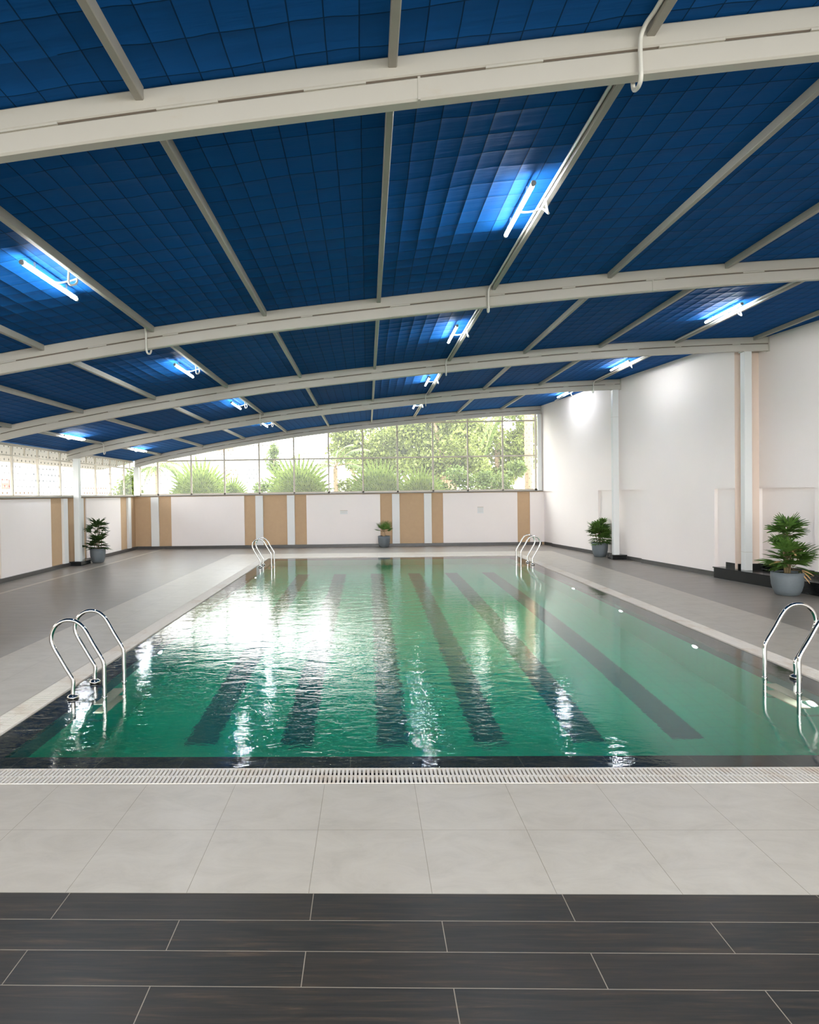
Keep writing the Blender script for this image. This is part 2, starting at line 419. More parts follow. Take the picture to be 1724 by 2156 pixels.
# overflow gratings: slats run across the channel
def grating(label, x0, x1, y0, y1, along):
    e = empty('overflow_grating', (0, 0, 0), label, 'grating', 'overflow gratings round the pool')
    s, c = MB(), MB()
    L0, L1 = (x0, x1) if along == 'x' else (y0, y1)
    A0, A1 = (y0, y1) if along == 'x' else (x0, x1)
    def bx(m, l0, l1, a0, a1, z0, z1):
        if along == 'x': m.box(l0, l1, a0, a1, z0, z1)
        else: m.box(a0, a1, l0, l1, z0, z1)
    p = .0292; nn = int((L1-L0)/p)
    mid = (A0+A1)/2
    for k in range(nn):
        l = L0 + (k+.5)*p
        bx(s, l-.0088, l+.0088, A0+.006, A1-.006, -.028, .002)
    for a in (A0+.004, mid-.006, A1-.016): bx(s, L0, L1, a, a+.012, -.03, .0005)
    bx(c, L0, L1, A0, A1, -.15, -.09)
    s.build('slats', M['grate'], e); c.build('channel', M['channel'], e)
grating('white slatted overflow grating across the near end of the pool', GX0, GX1, GY0, WY0-.001, 'x')
grating('white slatted overflow grating along the left side of the pool', GX0, WX0-.001, WY0, WY1, 'y')
grating('white slatted overflow grating along the right side of the pool', WX1+.001, GX1, WY0, WY1, 'y')
grating('white slatted overflow grating across the far end of the pool', GX0, GX1, WY1+.001, GY1, 'x')

# ------------------------------------------------------------------ walls
ZS = 1.945
mb = MB(); mb.box(-9.0, 6.6, YF, YF+.25, -.2, ZS)
wf = struct(mb.build('wall_far', M['tan']), 'low far wall with tan recesses and white panels', 'wall')
P, Q = MB(), MB()
for a, b in ((-7.263, -4.545), (-2.247, .465), (2.759, 5.463)): P.box(a, b, YF-.035, YF+.02, .1, ZS-.02)
P.box(5.915, 6.5, YF-.035, YF+.02, .1, ZS-.02)
for a, b in ((-8.011, -7.721), (-4.127, -3.848), (-2.96, -2.682), (.897, 1.172), (2.064, 2.338)): Q.box(a, b, YF-.07, YF+.02, .1, ZS-.02)
P.build('wall_panel', M['wall_white'], wf, .004); Q.build('pilaster', M['pilaster'], wf, .006)
def lwall(mb, y0, y1, off, z0, z1, th=.2):
    mb.prism([(XL(y0)+off, y0), (XL(y1)+off, y1), (XL(y1)-th, y1), (XL(y0)-th, y0)], z0, z1)
mb = MB(); lwall(mb, -3.2, 24.3, 0, -.2, ZS)
wl = struct(mb.build('wall_left', M['tan']), 'low left wall with tan recesses and white panels', 'wall')
P, Q = MB(), MB()
for base in (19.654, 14.886, 10.12, 5.35, .58):
    ln = 2.868 if base > 19 else 2.486
    lwall(P, base, base+ln, .035, .1, ZS-.02, 0.)
for a, b in ((23.189, 23.468), (19.189, 19.398), (18.062, 18.322), (14.42, 14.63), (13.3, 13.55), (9.65, 9.86), (8.5, 8.76), (4.88, 5.09), (3.75, 4.0)): lwall(Q, a, b, .07, .1, ZS-.02, 0.)
P.build('wall_panel', M['wall_white'], wl); Q.build('pilaster', M['pilaster'], wl)
# sills
mb = MB(); mb.box(XL(24)-.1, 6.42, YF-.10, YF+.27, ZS, ZS+.035)
struct(mb.build('trim_2', M['sill'], bevel=.004), 'dark stone sill on top of the far wall', 'sill')
mb = MB(); lwall(mb, -3.2, YF-.11, .10, ZS, ZS+.035, .25)
struct(mb.build('trim_3', M['sill'], bevel=.004), 'dark stone sill on top of the left wall', 'sill')
# skirtings
mb = MB(); mb.box(-8.6, 6.33, YF-.085, YF+.01, 0, .10)
struct(mb.build('baseboard_far', M['base']), 'dark skirting along the far wall', 'skirting')
mb = MB(); lwall(mb, -3.2, YF-.09, .085, 0, .10, 0.)
struct(mb.build('baseboard_left', M['base']), 'dark skirting along the left wall', 'skirting')

# right wall: lower part with shallow niches, upper part flush, set back behind the jog
RZ = 5.12
def rq(mb, y0, y1, o0, o1, z0, z1):
    mb.prism([(XR(y0, o0), y0), (XR(y0, 1.0), y0), (XR(y1, 1.0), y1), (XR(y1, o1), y1)], z0, z1)
mb = MB(); N = .07
rq(mb, YF+.25, YJ, 0, 0, ZS, RZ)
for a, b, o in ((YF+.2, 23.23, N), (23.23, 19.96, 0), (19.96, 17.66, N), (17.66, 14.78, 0), (14.78, YJ, N)): rq(mb, a, b, o, o, -.2, ZS)
rq(mb, YJ, -3.2, JOG, JOG, ZS, RZ)
for a, b, o in ((YJ, 12.72, JOG+N), (12.72, -3.2, JOG)): rq(mb, a, b, o, o, -.2, ZS)
wr = struct(mb.build('wall_right', M['wall_white']), 'tall white right wall with shallow low niches', 'wall')
mb = MB(); mb.box(XR(YJ, .004), XR(YJ, JOG-.0), YJ-.006, YJ+.01, .23, RZ-.02)
mb.build('jog_face', M['wall_peach'], wr)
mb = MB()
for a, b, o in ((24.02, 23.23, N), (23.23, 19.96, 0), (19.96, 17.66, N), (17.66, 14.6, 0)):
    mb.prism([(XR(a, o-.022), a), (XR(a, o+.01), a), (XR(b, o+.01), b), (XR(b, o-.022), b)], 0, .105)
struct(mb.build('baseboard_right', M['base']), 'dark skirting along the right wall', 'skirting')
# black granite step with its own skirting
def SX(y): return 7.575 + .165*(14.58-y)
st = MB()
st.prism([(SX(14.58), 14.58), (SX(-3), -3), (XR(-3, JOG+.01), -3), (XR(YJ-.02, JOG+.01), YJ-.02), (XR(YJ-.02, N+.02), YJ-.02), (XR(14.58, N+.02), 14.58)], 0, .215)
se = empty('granite_step', (0, 0, 0), 'long black polished granite step below the near part of the right wall', 'step')
st.build('riser', M['granite'], se)
tb = MB(); tb.prism([(SX(14.6)-.015, 14.6), (SX(-3)-.015, -3), (XR(-3, JOG+.01), -3), (XR(YJ-.02, JOG+.01), YJ-.02), (XR(YJ-.02, N+.02), YJ-.02), (XR(14.6, N+.02), 14.6)], .215, .235)
tb.build('tread', M['granite'], se, .004)
sk = MB()
sk.prism([(XR(14.5, N-.02), 14.5), (XR(14.5, N+.01), 14.5), (XR(YJ, N+.01), YJ), (XR(YJ, N-.02), YJ)], .235, .345)
sk.box(XR(YJ, N-.02), XR(YJ, JOG+N), YJ-.03, YJ-.008, .235, .345)
for a, b, o in ((YJ-.03, 12.72, JOG+N), (12.72, -3, JOG)):
    sk.prism([(XR(a, o-.022), a), (XR(a, o+.005), a), (XR(b, o+.005), b), (XR(b, o-.022), b)], .235, .345)
sk.build('skirting', M['granite'], se)

# ------------------------------------------------------------------ roof
mb = MB(); XS = [-8.78+.15*i for i in range(134)]; YS = [-3.2+.45*j for j in range(62)]
vs = [(x, y, top(x)+.006) for y in YS for x in XS]; nx = len(XS)
fs = [(j*nx+i, j*nx+i+1, (j+1)*nx+i+1, (j+1)*nx+i) for j in range(len(YS)-1) for i in range(nx-1)]
mb.add(vs, fs, 0, True)
ceil = mb.build('ceiling', M['ceiling'])
so = ceil.modifiers.new('thickness', 'SOLIDIFY'); so.thickness = .03; so.offset = 1.
struct(ceil, 'curved roof lined with quilted blue fabric', 'ceiling')

WH = ['nearest the camera', 'second from the camera', 'third from the camera', 'fourth from the camera', 'farthest, above the far window']
BEND = [XR(4.07, JOG)-.03, XR(9.03, JOG)-.03, XR(13.85, JOG)+.0, XR(18.65)-.0, 6.33]
def rrect(y0, y1, z0, z1, b=.012):
    return [(y0+b, z0), (y1-b, z0), (y1, z0+b), (y1, z1-b), (y1-b, z1), (y0+b, z1), (y0, z1-b), (y0, z0+b)]
for k, Y in enumerate(BY):
    e = empty('roof_beam', (0, 0, 0), 'cream arched steel roof beam, ' + WH[k], 'beam', 'arched roof beams')
    D = .10
    x0, x1 = XL(Y)+.02 - (.10 if k > 2 else .0), BEND[k]
    if k == 4: x0 = XL(Y)+.03
    n = 60; xs = [x0+(x1-x0)*i/n for i in range(n+1)]
    for nm, zt, zb in (('upper_tube', 0., -.139), ('lower_tube', -.147, -.290)):
        b = MB(); b.loft([[(x, yy, top(x)+zz) for yy, zz in rrect(Y, Y+D, zb, zt)] for x in xs])
        b.build(nm, M['beam'], e)
    g = MB(); g.loft([[(x, yy, top(x)+zz) for yy, zz in ((Y+.007, -.149), (Y+D-.007, -.149), (Y+D-.007, -.137), (Y+.007, -.137))] for x in xs])
    g.build('joint_gap', M['beam_gap'], e)
    x = x0+.4; rr = random.Random(k+3)
    while x < x1-.4:
        L = rr.uniform(.12, .3) if k else rr.uniform(.18, .5)
        w = MB(); w.loft([[(xx, yy, top(xx)+zz) for yy, zz in ((Y-.004, -.150), (Y+.02, -.150), (Y+.02, -.136), (Y-.004, -.136))] for xx in (x, x+L/2, x+L)])
        w.build('weld_bead', M['beam'], e)
        x += L + rr.uniform(.7, 1.1)*(1. if k else .7)
    if k in (2, 3):
        pl = MB(); pl.box(x1-.012, x1+.012, Y-.03, Y+D+.03, top(x1)-.31, top(x1)+.0)
        pl.build('end_plate', M['beam'], e)
    for sx in (.35, 4.7 if k > 1 else 3.9):
        sp = MB(); sp.loft([[(xx, yy, top(xx)+zz) for yy, zz in ((Y-.004, -.289), (Y+D*.4, -.293), (Y+D*.4, -.14), (Y-.004, -.148))] for xx in (sx-.008, sx+.008)])
        sp.build('splice_seam', M['beam'], e)

# purlins
BAYN = ['before the nearest beam', 'between nearest and second beams', 'between second and third beams', 'between third and fourth beams', 'between fourth and farthest beams']
ends = [-3.0] + BY
for bay in range(5):
    y0, y1 = ends[bay] + (.10 if bay else 0), ends[bay+1]
    seen, left, right = [], [], []
    for i, x in enumerate(PX):
        if y0 > YJ-2 and x > XR(y1)-.05: continue
        pr = [q for q in (project((x, y0+(y1-y0)*s/40, top(x)-.06)) for s in range(41)) if q]
        if any(0 < q[0] < 1724 and 0 < q[1] < 2156 for q in pr): seen.append(x)
        elif pr and x > 0: right.append(x)
        elif pr: left.append(x)
    todo = [(x, f'grey steel roof purlin, {ORD[j+1]} in view from the left, {BAYN[bay]}') for j, x in enumerate(seen)]
    if left: todo.append((max(left), f'grey steel roof purlin just past the left picture edge, {BAYN[bay]}'))
    if right: todo.append((min(right), f'grey steel roof purlin just past the right picture edge, {BAYN[bay]}'))
    for x, lab in todo:
        b = MB(); za, zb = top(x-.0275)-.075, top(x+.0275)-.075
        zm = (za+zb)/2
        b.loft([[(x+dx, yy, zm+dz) for dx, dz in ((-.0215, 0), (.0215, 0), (.0275, .006), (.0275, .079+(zb-zm)), (-.0275, .079+(za-zm)), (-.0275, .006))] for yy in (y0-.001, y1+.001)])
        tag(b.build('purlin', M['purlin']), lab, 'purlin', 'roof purlins')

# lamps under the roof
ROWS = {'L2': (-7.50, -7.61, 'over the left deck'), 'L1': (-3.22, -2.945, 'over the left pool edge'), 'R1': (1.50, 1.755, 'right of the pool middle'), 'R2': (6.20, 6.45, 'along the right wall')}
BAYL = ['', 'just beyond the nearest roof beam', 'just beyond the second roof beam', 'just beyond the third roof beam', 'in front of the far window']
LAMPS = {'R1': [(5.85, 1), (10.77, 2), (15.5, 3), (19.9, 4)], 'L1': [(6.1, 1), (11.0, 2), (15.6, 3), (20.1, 4)], 'R2': [(11.0, 2), (15.65, 3), (20.3, 4)], 'L2': [(16.1, 3), (20.97, 4)]}
for row, (tx, pxx, ph) in ROWS.items():
    for y0, bay in LAMPS[row]:
        L = 1.2; side = 1 if pxx > tx else -1
        zt = top(tx) - (.09 if row in ('R1', 'L1') else .06)
        e = empty('tube_light', (tx, y0, zt), f'lit tube light {ph}, {BAYL[bay]}', 'light', 'tube lights under the roof')
        h = MB(); h.box(-.014, .014, .02, L-.02, .008, .03)
        hs = .085 if row in ('R1', 'L1') else .052
        h.box(-.006, .006, .25, .27, .03, hs); h.box(-.006, .006, L-.27, L-.25, .03, hs)
        h.build('housing', M['white_plastic'], e)
        d = MB(); d.tube([(0, .03, 0), (0, L-.03, 0)], .019, 12); d.build('diffuser', M['tube'], e)
        for yy in (.0, L-.03):
            c = MB(); c.tube([(0, yy, 0), (0, yy+.03, 0)], .021, 12); c.build('end_cap', M['grey_plastic'], e)
        dxp = (pxx - tx); zp = top(pxx)-.04 - zt
        a = MB()
        if abs(dxp) > .2:
            pts = [(0, .62, .015), (dxp*.25, .60, -.005), (dxp*.5, .60, .0), (dxp*.74, .64, .03), (dxp*.93, .62, .035), (dxp*1.03, .55, -.03), (dxp*1.0, .47, -.075), (dxp*.92, .44, -.06), (dxp*.88, .47, zp)]
            # smooth
        else:
            pts = [(0, .55, .01), (dxp*.4, .50, -.03), (dxp*.8, .46, -.05), (dxp*.95, .40, -.05), (dxp*.9, .33, -.03), (dxp*.55, .36, 0), (dxp*.6, .44, .0)]
        sm = []
        for i in range(len(pts)-1):
            p0, p1, p2, p3 = (Vector(pts[max(i-1, 0)]), Vector(pts[i]), Vector(pts[i+1]), Vector(pts[min(i+2, len(pts)-1)]))
            for q in range(6):
                s = q/6; sm.append(.5*((2*p1)+(p2-p0)*s+(2*p0-5*p1+4*p2-p3)*s*s+(3*p1-p0-3*p2+p3)*s**3))
        sm.append(Vector(pts[-1]))
        a.tube(sm, .0105, 8); a.build('flexible_conduit', M['white_plastic'], e)

# conduit pipes on the purlins that carry the lights; they duck round some beams
def conduit(row, y0, y1, loops, label):
    pxx = ROWS[row][1]; side = -1 if row != 'L2' else 1
    x = pxx + side*.046; z = top(x) - .034
    pts = [(x, y0, z)]
    for k in range(5):
        Y = BY[k]
        if not (y0 < Y < y1): continue
        if k in loops:
            zb = top(x) - .31
            pts += [(x, Y-.16, z), (x+side*.02, Y-.08, z-.02), (x+side*.03, Y-.035, z-.07), (x+side*.03, Y-.032, zb+.05), (x+side*.025, Y-.02, zb-.03), (x+side*.02, Y+.04, zb-.045), (x+side*.015, Y+.11, zb-.01), (x+side*.01, Y+.135, zb+.08), (x, Y+.14, z-.08), (x, Y+.2, z)]
        else:
            pts += [(x, Y-.02, z)]
            yield_break = True
    pts.append((x, y1, z))
    sm = []
    for i in range(len(pts)-1):
        p0, p1, p2, p3 = (Vector(pts[max(i-1, 0)]), Vector(pts[i]), Vector(pts[i+1]), Vector(pts[min(i+2, len(pts)-1)]))
        n = 5 if (p2-p1).length < .6 else 1
        for q in range(n):
            s = q/n
            if n == 1: sm.append(p1)
            else:
                l = (p2-p1).length
                t1 = (p2-p0).normalized()*l if (p2-p0).length > 0 else p2-p1
                t2 = (p3-p1).normalized()*l
                sm.append((2*s**3-3*s**2+1)*p1+(s**3-2*s**2+s)*t1+(-2*s**3+3*s**2)*p2+(s**3-s**2)*t2)
    sm.append(Vector(pts[-1]))
    b = MB(); b.tube(sm, .0135, 8)
    tag(b.build('conduit', M['white_plastic']), label, 'conduit', 'white conduits along the roof')
conduit('R1', -3., 23.9, (0, 1, 2, 3), 'white conduit along the purlin just right of the pool middle, ducking under beams')
conduit('L1', 5., 22.5, (1, 3), 'white conduit along the purlin over the left pool edge')
conduit('R2', 9.2, 22.5, (3,), 'white conduit along the purlin beside the right wall')
conduit('L2', 14., 23.5, (3,), 'white conduit along the purlin over the left deck')

# columns
def column(x0, x1, y0, y1, z0, z1, label, plinth=None, seam=None, cap=True):
    e = empty('column', ((x0+x1)/2, (y0+y1)/2, 0), label, 'column', 'white steel columns')
    cx, cy = (x0+x1)/2, (y0+y1)/2
    b = MB(); b.box(x0-cx, x1-cx, y0-cy, y1-cy, z0, z1); b.build('shaft', M['column'], e, .006)
    if cap:
        c = MB(); c.box(x0-cx-.025, x1-cx+.025, y0-cy-.015, y1-cy+.015, z1-.012, z1+.004); c.build('top_plate', M['beam'], e)
    if seam:
        s = MB()
        for z in seam: s.box(x0-cx-.002, x1-cx+.002, y0-cy-.002, y1-cy+.002, z-.004, z+.004)
        s.build('weld_seam', M['beam'], e)
    if plinth:
        p = MB(); a, b_, c_, d_, h = plinth; p.box(a-cx, b_-cx, c_-cy, d_-cy, 0, h); p.build('plinth', M['granite'], e, .006)
zc = lambda x: top(x) - .292
column(7.825, 7.975, 13.82, 13.98, .235, zc(7.87), 'tall white steel column standing on the black granite step', seam=(.62,))
column(6.905, 7.065, 18.62, 18.76, .13, zc(6.98), 'tall white steel column on a black plinth beside a potted plant at the right wall', (6.83, 7.24, 18.5, 18.90, .13), (4.0,))
column(-8.40, -8.24, 18.52, 18.68, .12, zc(-8.32), 'white steel column on a black plinth at the left wall', (-8.5, -8.16, 18.40, 19.05, .12))
column(XL(23.9)+.02, XL(23.9)+.21, 23.93, 24.06, ZS+.036, top(-8.45)-.295, 'short white corner post between the left and far windows', cap=False)
column(6.20, 6.33, 23.98, 24.09, ZS+.036, top(6.25)-.295, 'white corner post at the right end of the far window', seam=())

# ------------------------------------------------------------------ windows
w1 = bpy.data.objects.new('window_1', None); link(w1); struct(w1, 'wide far window of ribbed clear sheets in a cream grid frame', 'window')
MX = [-7.76, -6.513, -5.274, -3.98, -2.694, -1.412, -.151, 1.12, 2.418, 3.689, 4.962]
fr = MB(); fb, ft = YF+.04, YF+.085
for x in MX: fr.box(x-.028, x+.028, fb, ft, ZS+.035, top(x)-.285)
fr.box(XL(24)+.1, 6.22, fb, ft, ZS+.035, ZS+.095); fr.box(XL(24)+.1, 6.22, fb-.005, ft+.005, 3.225, 3.28)
fr.box(.9, 6.22, fb-.004, ft+.004, 4.50, 4.55); fr.box(6.12, 6.20, fb, ft, ZS+.03, top(6.2)-.285); fr.box(XL(24)+.16, XL(24)+.22, fb, ft, ZS+.03, top(-8.4)-.285)
fr.build('window_frame', M['frame'], w1)
xs = [XL(24)+.1] + MX + [6.2]
for a, b in zip(xs[:-1], xs[1:]):
    pn = MB()
    n = 6
    lo = [(a+(b-a)*i/n, ft-.004, ZS+.04) for i in range(n+1)]; hi = [(p[0], ft-.004, top(p[0])-.27) for p in lo]
    for i in range(n): pn.quad(lo[i], lo[i+1], hi[i+1], hi[i])
    pn.build('pane', M['pane_far'], w1, recalc=False)
w2 = bpy.data.objects.new('window_2', None); link(w2); struct(w2, 'long left window of dotted clear sheets above the low wall', 'window')
fr = MB()
posts = [23.133, 21.848, 20.611, 19.32, 18.14, 16.869, 15.597] + [14.33-1.255*k for k in range(14)]
def lb(mb, y0, y1, o0, o1, z0, z1): mb.prism([(XL(y0)+o0, y0), (XL(y1)+o0, y1), (XL(y1)+o1, y1), (XL(y0)+o1, y0)], z0, z1)
for y in posts: lb(fr, y-.028, y+.028, -.075, -.025, ZS+.035, 3.24)
lb(fr, -3.2, 24, -.075, -.025, ZS+.035, ZS+.075); lb(fr, -3.2, 24, -.08, -.02, 2.955, 2.995); lb(fr, -3.2, 24, -.08, -.01, 3.20, 3.265)
for y in posts: lb(fr, y+.60, y+.622, -.07, -.035, 2.99, 3.21)
fr.build('window_frame', M['frame'], w2)
ys = [24.0] + posts + [-3.2]
for b, a in zip(ys[:-1], ys[1:]):
    pn = MB(); x0, x1 = XL(a)-.072, XL(b)-.072
    pn.quad((x0, a, ZS+.04), (x1, b, ZS+.04), (x1, b, 3.22), (x0, a, 3.22)); pn.build('pane', M['pane_left'], w2, recalc=False)
# eave sheet beyond the left window
mb = MB(); n = 40
for i in range(n):
    y = -3.+i*.69; mb.quad((-8.80, y, 3.27), (-8.80, y+.69, 3.27), (-10.1, y+.69, 2.99), (-10.1, y, 2.99))
es = mb.build('trim_4', M['eave'], recalc=False); so = es.modifiers.new('thickness', 'SOLIDIFY'); so.thickness = .02
struct(es, 'grey eave sheet outside above the left window', 'eave')

# two small notices on the far wall (print too small to read)
for (a, b, zt, zb), lab, rows in (((-1.01, -.735, 1.345, 1.20), 'small pale wall notice with a beige header left of the small fan palm', 2), ((4.009, 4.228, 1.41, 1.17), 'small taller pale wall notice on the rightmost far panel', 3)):
    e = empty('wall_notice', (a, YF-.04, zb), lab, 'sign', 'small notices on the far wall')
    w, hgt = b-a, zt-zb
    p = MB(); p.box(0, w, -.002, .006, 0, hgt); p.build('plate', M['pilaster'], e)
    p = MB(); p.box(0, w, -.004, 0, hgt-.028, hgt); p.build('header_strip', M['frame'], e)
    p = MB(); rr = random.Random(int(a*100))
    for r in range(rows):
        x = .02; z = hgt-.06-r*(hgt-.08)/max(1, rows)
        while x < w-.03:
            l = rr.uniform(.012, .03); p.box(x, x+l, -.0035, 0, z-.012, z); x += l+.012
    p.build('print_lines', M['frame'], e)

# ------------------------------------------------------------------ pool ladders
def curve(pts, n=8):
    sm = []
    for i in range(len(pts)-1):
        p0, p1, p2, p3 = (Vector(pts[max(i-1, 0)]), Vector(pts[i]), Vector(pts[i+1]), Vector(pts[min(i+2, len(pts)-1)]))
        for q in range(n):
            s = q/n; sm.append(.5*((2*p1)+(p2-p0)*s+(2*p0-5*p1+4*p2-p3)*s*s+(3*p1-p0-3*p2+p3)*s**3))
    sm.append(Vector(pts[-1])); return sm
# hairpin rail in its own plane: u points from the deck over the water
RAIL = [(0, -.05), (0, .06), (.004, .155), (-.02, .205), (-.065, .28), (-.125, .385), (-.178, .48), (-.203, .555), (-.195, .625), (-.16, .69), (-.10, .735), (-.035, .75), (.035, .74), (.095, .70), (.14, .64), (.20, .53), (.25, .445), (.285, .385), (.308, .33), (.312, .25), (.312, .1), (.312, -.3), (.31, -.62), (.29, -.68), (.24, -.70), (.13, -.70)]
def ladder(x_out, sgn, ys, label):
    e = empty('pool_ladder', (x_out, (ys[0]+ys[1])/2, 0), label, 'ladder', 'steel pool ladders')
    ym = (ys[0]+ys[1])/2
    for y in ys:
        b = MB(); b.tube(curve([(sgn*u, y-ym, z) for u, z in RAIL], 6), .0195, 12)
        r = b.build('handrail', M['steel'], e)
        c = MB(); c.lathe([(.019, .028), (.03, .027), (.05, .012), (.056, .004), (.056, -.004), (.019, -.006)], (0, y-ym, .0), 28); c.build('escutcheon', M['steel'], r)
        c = MB(); c.lathe([(.019, .008), (.027, .006), (.027, -.004), (.019, -.006)], (sgn*.312, y-ym, 0), 20); c.build('collar', M['steel'], r)
    for z in (-.22, -.47):
        tr = MB(); tr.box(min(sgn*.20, sgn*.33), max(sgn*.20, sgn*.33), ys[0]-ym, ys[1]-ym, z-.02, z+.015); tr.build('tread', M['tread'], e, .006)
ladder(-2.898, 1, (6.295, 6.812), 'stainless steel pool ladder at the near left edge of the pool')
ladder(4.372, -1, (6.295, 6.83), 'stainless steel pool ladder at the near right edge of the pool')
ladder(-2.93, 1, (17.66, 18.2), 'stainless steel pool ladder at the far left edge of the pool')
ladder(4.385, -1, (17.6, 18.15), 'stainless steel pool ladder at the far right edge of the pool')

# underwater lamps
for sx, name, ysl in ((IX0, 'left', (6.14, 8.53, 10.97, 13.42, 15.86)), (IX1, 'right', (6.36, 8.6, 11.09, 13.62))):
    sg = 1 if name == 'left' else -1
    for i, y in enumerate(ysl):
        e = empty('pool_light', (sx, y, -.40), f'lit round underwater light in the {name} pool wall, {ORD[i+1]} from the near end', 'light', 'underwater pool lights')
        b = MB(); b.tube([(0, 0, 0), (sg*.03, 0, 0)], .085, 24); b.build('rim', M['steel'], e)
        b = MB(); b.tube([(sg*.02, 0, 0), (sg*.036, 0, 0)], .058, 24); b.build('lens', M['lamp'], e)

# ------------------------------------------------------------------ plants
def leaflet(mb, o, d, nrm, L, w, droop, mi=0, seg=5, wp=None):
    """strap leaflet from o along d, bending down"""
    d = d.normalized(); side = d.cross(nrm)
    if side.length < 1e-5: side = d.cross(Vector((1, 0, 0)))
    side.normalize(); p = Vector(o); vs = []
    prof = wp or [.45, .85, 1., .92, .7, .25]
    for i in range(seg+1):
        ww = w*prof[min(i, len(prof)-1)]*.5
        n2 = side.cross(d).normalized()
        vs += [p - side*ww + n2*ww*.35, p, p + side*ww + n2*ww*.35]
        p = p + d*(L/seg)
        d = (d + Vector((0, 0, -droop/seg))).normalized()
    fs = []
    for i in range(seg):
        a = i*3; fs += [(a, a+1, a+4, a+3), (a+1, a+2, a+5, a+4)]
    mb.add(vs, fs, mi, True)
def fanleaf(mb, o, d, n, L, w, spread, droop, rnd, mi=0, petiole=0., pr=.004, roll=None, wp=None):
    """palmate leaf: leaflets radiating in a plane around direction d"""
    d = d.normalized()
    q = Vector((rnd.uniform(-.3, .3), rnd.uniform(-.3, .3), 1)) if roll is None else roll
    side = d.cross(q).normalized(); nrm = side.cross(d).normalized(); o = Vector(o)
    if petiole:
        tip = o + d*petiole; mb.tube([o, o+d*petiole*.5+Vector((0, 0, .01)), tip], pr, 5, 1 if mi == 0 else mi, caps=False); o = tip
    for i in range(n):
        a = (i/(n-1)-.5)*2*spread if n > 1 else 0
        dd = d*math.cos(a) + side*math.sin(a)
        leaflet(mb, o, dd, nrm, L*(1-.22*abs(a/spread)**2)*rnd.uniform(.88, 1.08), w*rnd.uniform(.85, 1.1), droop*rnd.uniform(.6, 1.3), mi, wp=wp)
def planter(name, x, y, rt_, h, label, flare=True):
    e = empty(name, (x, y, 0), label, 'plant', 'potted palms on the deck')
    rb = rt_*.58
    prof = [(0, 0), (rb, 0), (rb+.035, .012), (rt_*.86, h*.22), (rt_*.96, h*.45), (rt_, h*.75), (rt_, h), (rt_-.018, h+.002), (rt_-.022, h-.05), (rt_-.03, h*.8)]
    b = MB(); b.lathe(prof, seg=48); b.build('pot', M['pot'], e)
    b = MB(); b.lathe([(0, h-.035), (rt_*.5, h-.03), (rt_-.02, h-.04)], seg=32); b.build('soil', M['soil'], e)
    return e
def ladypalm(e, h, tiers, seed, canes, mats):
    """tiers: (z, radius, leaves, spread of leaves in height, leaflet length, leaflet width)"""
    rnd = random.Random(seed); f, s, dry = MB(), MB(), MB()
    for (cx, cy, zt, r) in canes:
        s.tube([(cx*.6, cy*.6, h-.05), (cx*.9, cy*.9, h+(zt-h)*.5), (cx, cy, zt)], [r*1.2, r, r*.8], 8)
    for (cx, cy, z0, z1, rad, nl, L, w) in tiers:
        for k in range(nl):
            a = 2*PI*k/nl*1.0 + rnd.uniform(-.35, .35) + (k % 2)*.4
            z = rnd.uniform(z0, z1); s01 = (z-z0)/max(1e-6, z1-z0)
            el = -.15 + 1.15*s01 + rnd.uniform(-.2, .2)
            d = Vector((math.cos(a)*math.cos(el), math.sin(a)*math.cos(el), math.sin(el)))
            fanleaf(f, (cx, cy, z), d, rnd.choice((5, 6, 7, 8)), L*rnd.uniform(.8, 1.1), w, rnd.uniform(.75, 1.15), .35, rnd, 0, max(.03, rad-L*.9)*rnd.uniform(.7, 1.2), .004)
    f.build('foliage', mats, e, recalc=False); s.build('canes', M['bark'], e)
LM = [M['leaf_dark'], M['bark']]
e = planter('potted_palm', -8.06, 19.33, .222, .42, 'tall thin lady palm in a charcoal pot by the left wall column')
ladypalm(e, .42, [(.02, 0, .98, 1.10, .42, 13, .29, .05), (-.06, .02, .86, 1.0, .36, 8, .26, .048), (-.14, .0, .72, .80, .32, 4, .24, .045), (.14, 0, .72, .82, .3, 4, .24, .045), (0, 0, .42, .64, .38, 26, .29, .05), (-.2, -.05, .42, .54, .32, 9, .27, .048)], 3,
    [(0, 0, 1.06, .011), (-.06, .02, .95, .010), (.07, -.02, 1.02, .010), (.03, .05, .9, .009), (-.12, 0, .78, .009), (.13, 0, .78, .009)], LM)
e = planter('potted_palm', 6.80, 19.42, .226, .42, 'bushy lady palm in a grey pot beside the column at the right wall')
ladypalm(e, .42, [(.11, 0, .88, 1.0, .25, 9, .22, .05), (-.04, 0, .74, .92, .30, 17, .25, .052), (-.13, 0, .60, .80, .30, 14, .26, .052), (0, -.03, .43, .72, .33, 34, .27, .052), (.13, 0, .43, .62, .26, 12, .24, .05)], 9,
    [(.10, 0, .95, .010), (-.04, 0, .85, .010), (-.12, 0, .7, .009), (0, -.04, .7, .009)], [M['leaf_mid'], M['bark']])
e = planter('potted_palm', 7.60, 12.10, .262, .415, 'large two-tiered lady palm in a rounded grey pot before the granite step')
ladypalm(e, .415, [(.02, 0, 1.10, 1.20, .34, 18, .29, .050), (-.02, .02, 1.02, 1.10, .36, 9, .27, .055), (.0, 0, .50, .74, .46, 28, .32, .052), (.05, -.08, .45, .60, .46, 20, .31, .05)], 21,
    [(.0, 0, 1.12, .022), (-.05, .02, 1.05, .018), (.07, .01, 1.0, .014), (.04, -.04, .8, .014)], [M['leaf_mid'], M['bark']])
rnd = random.Random(5); dry = MB()
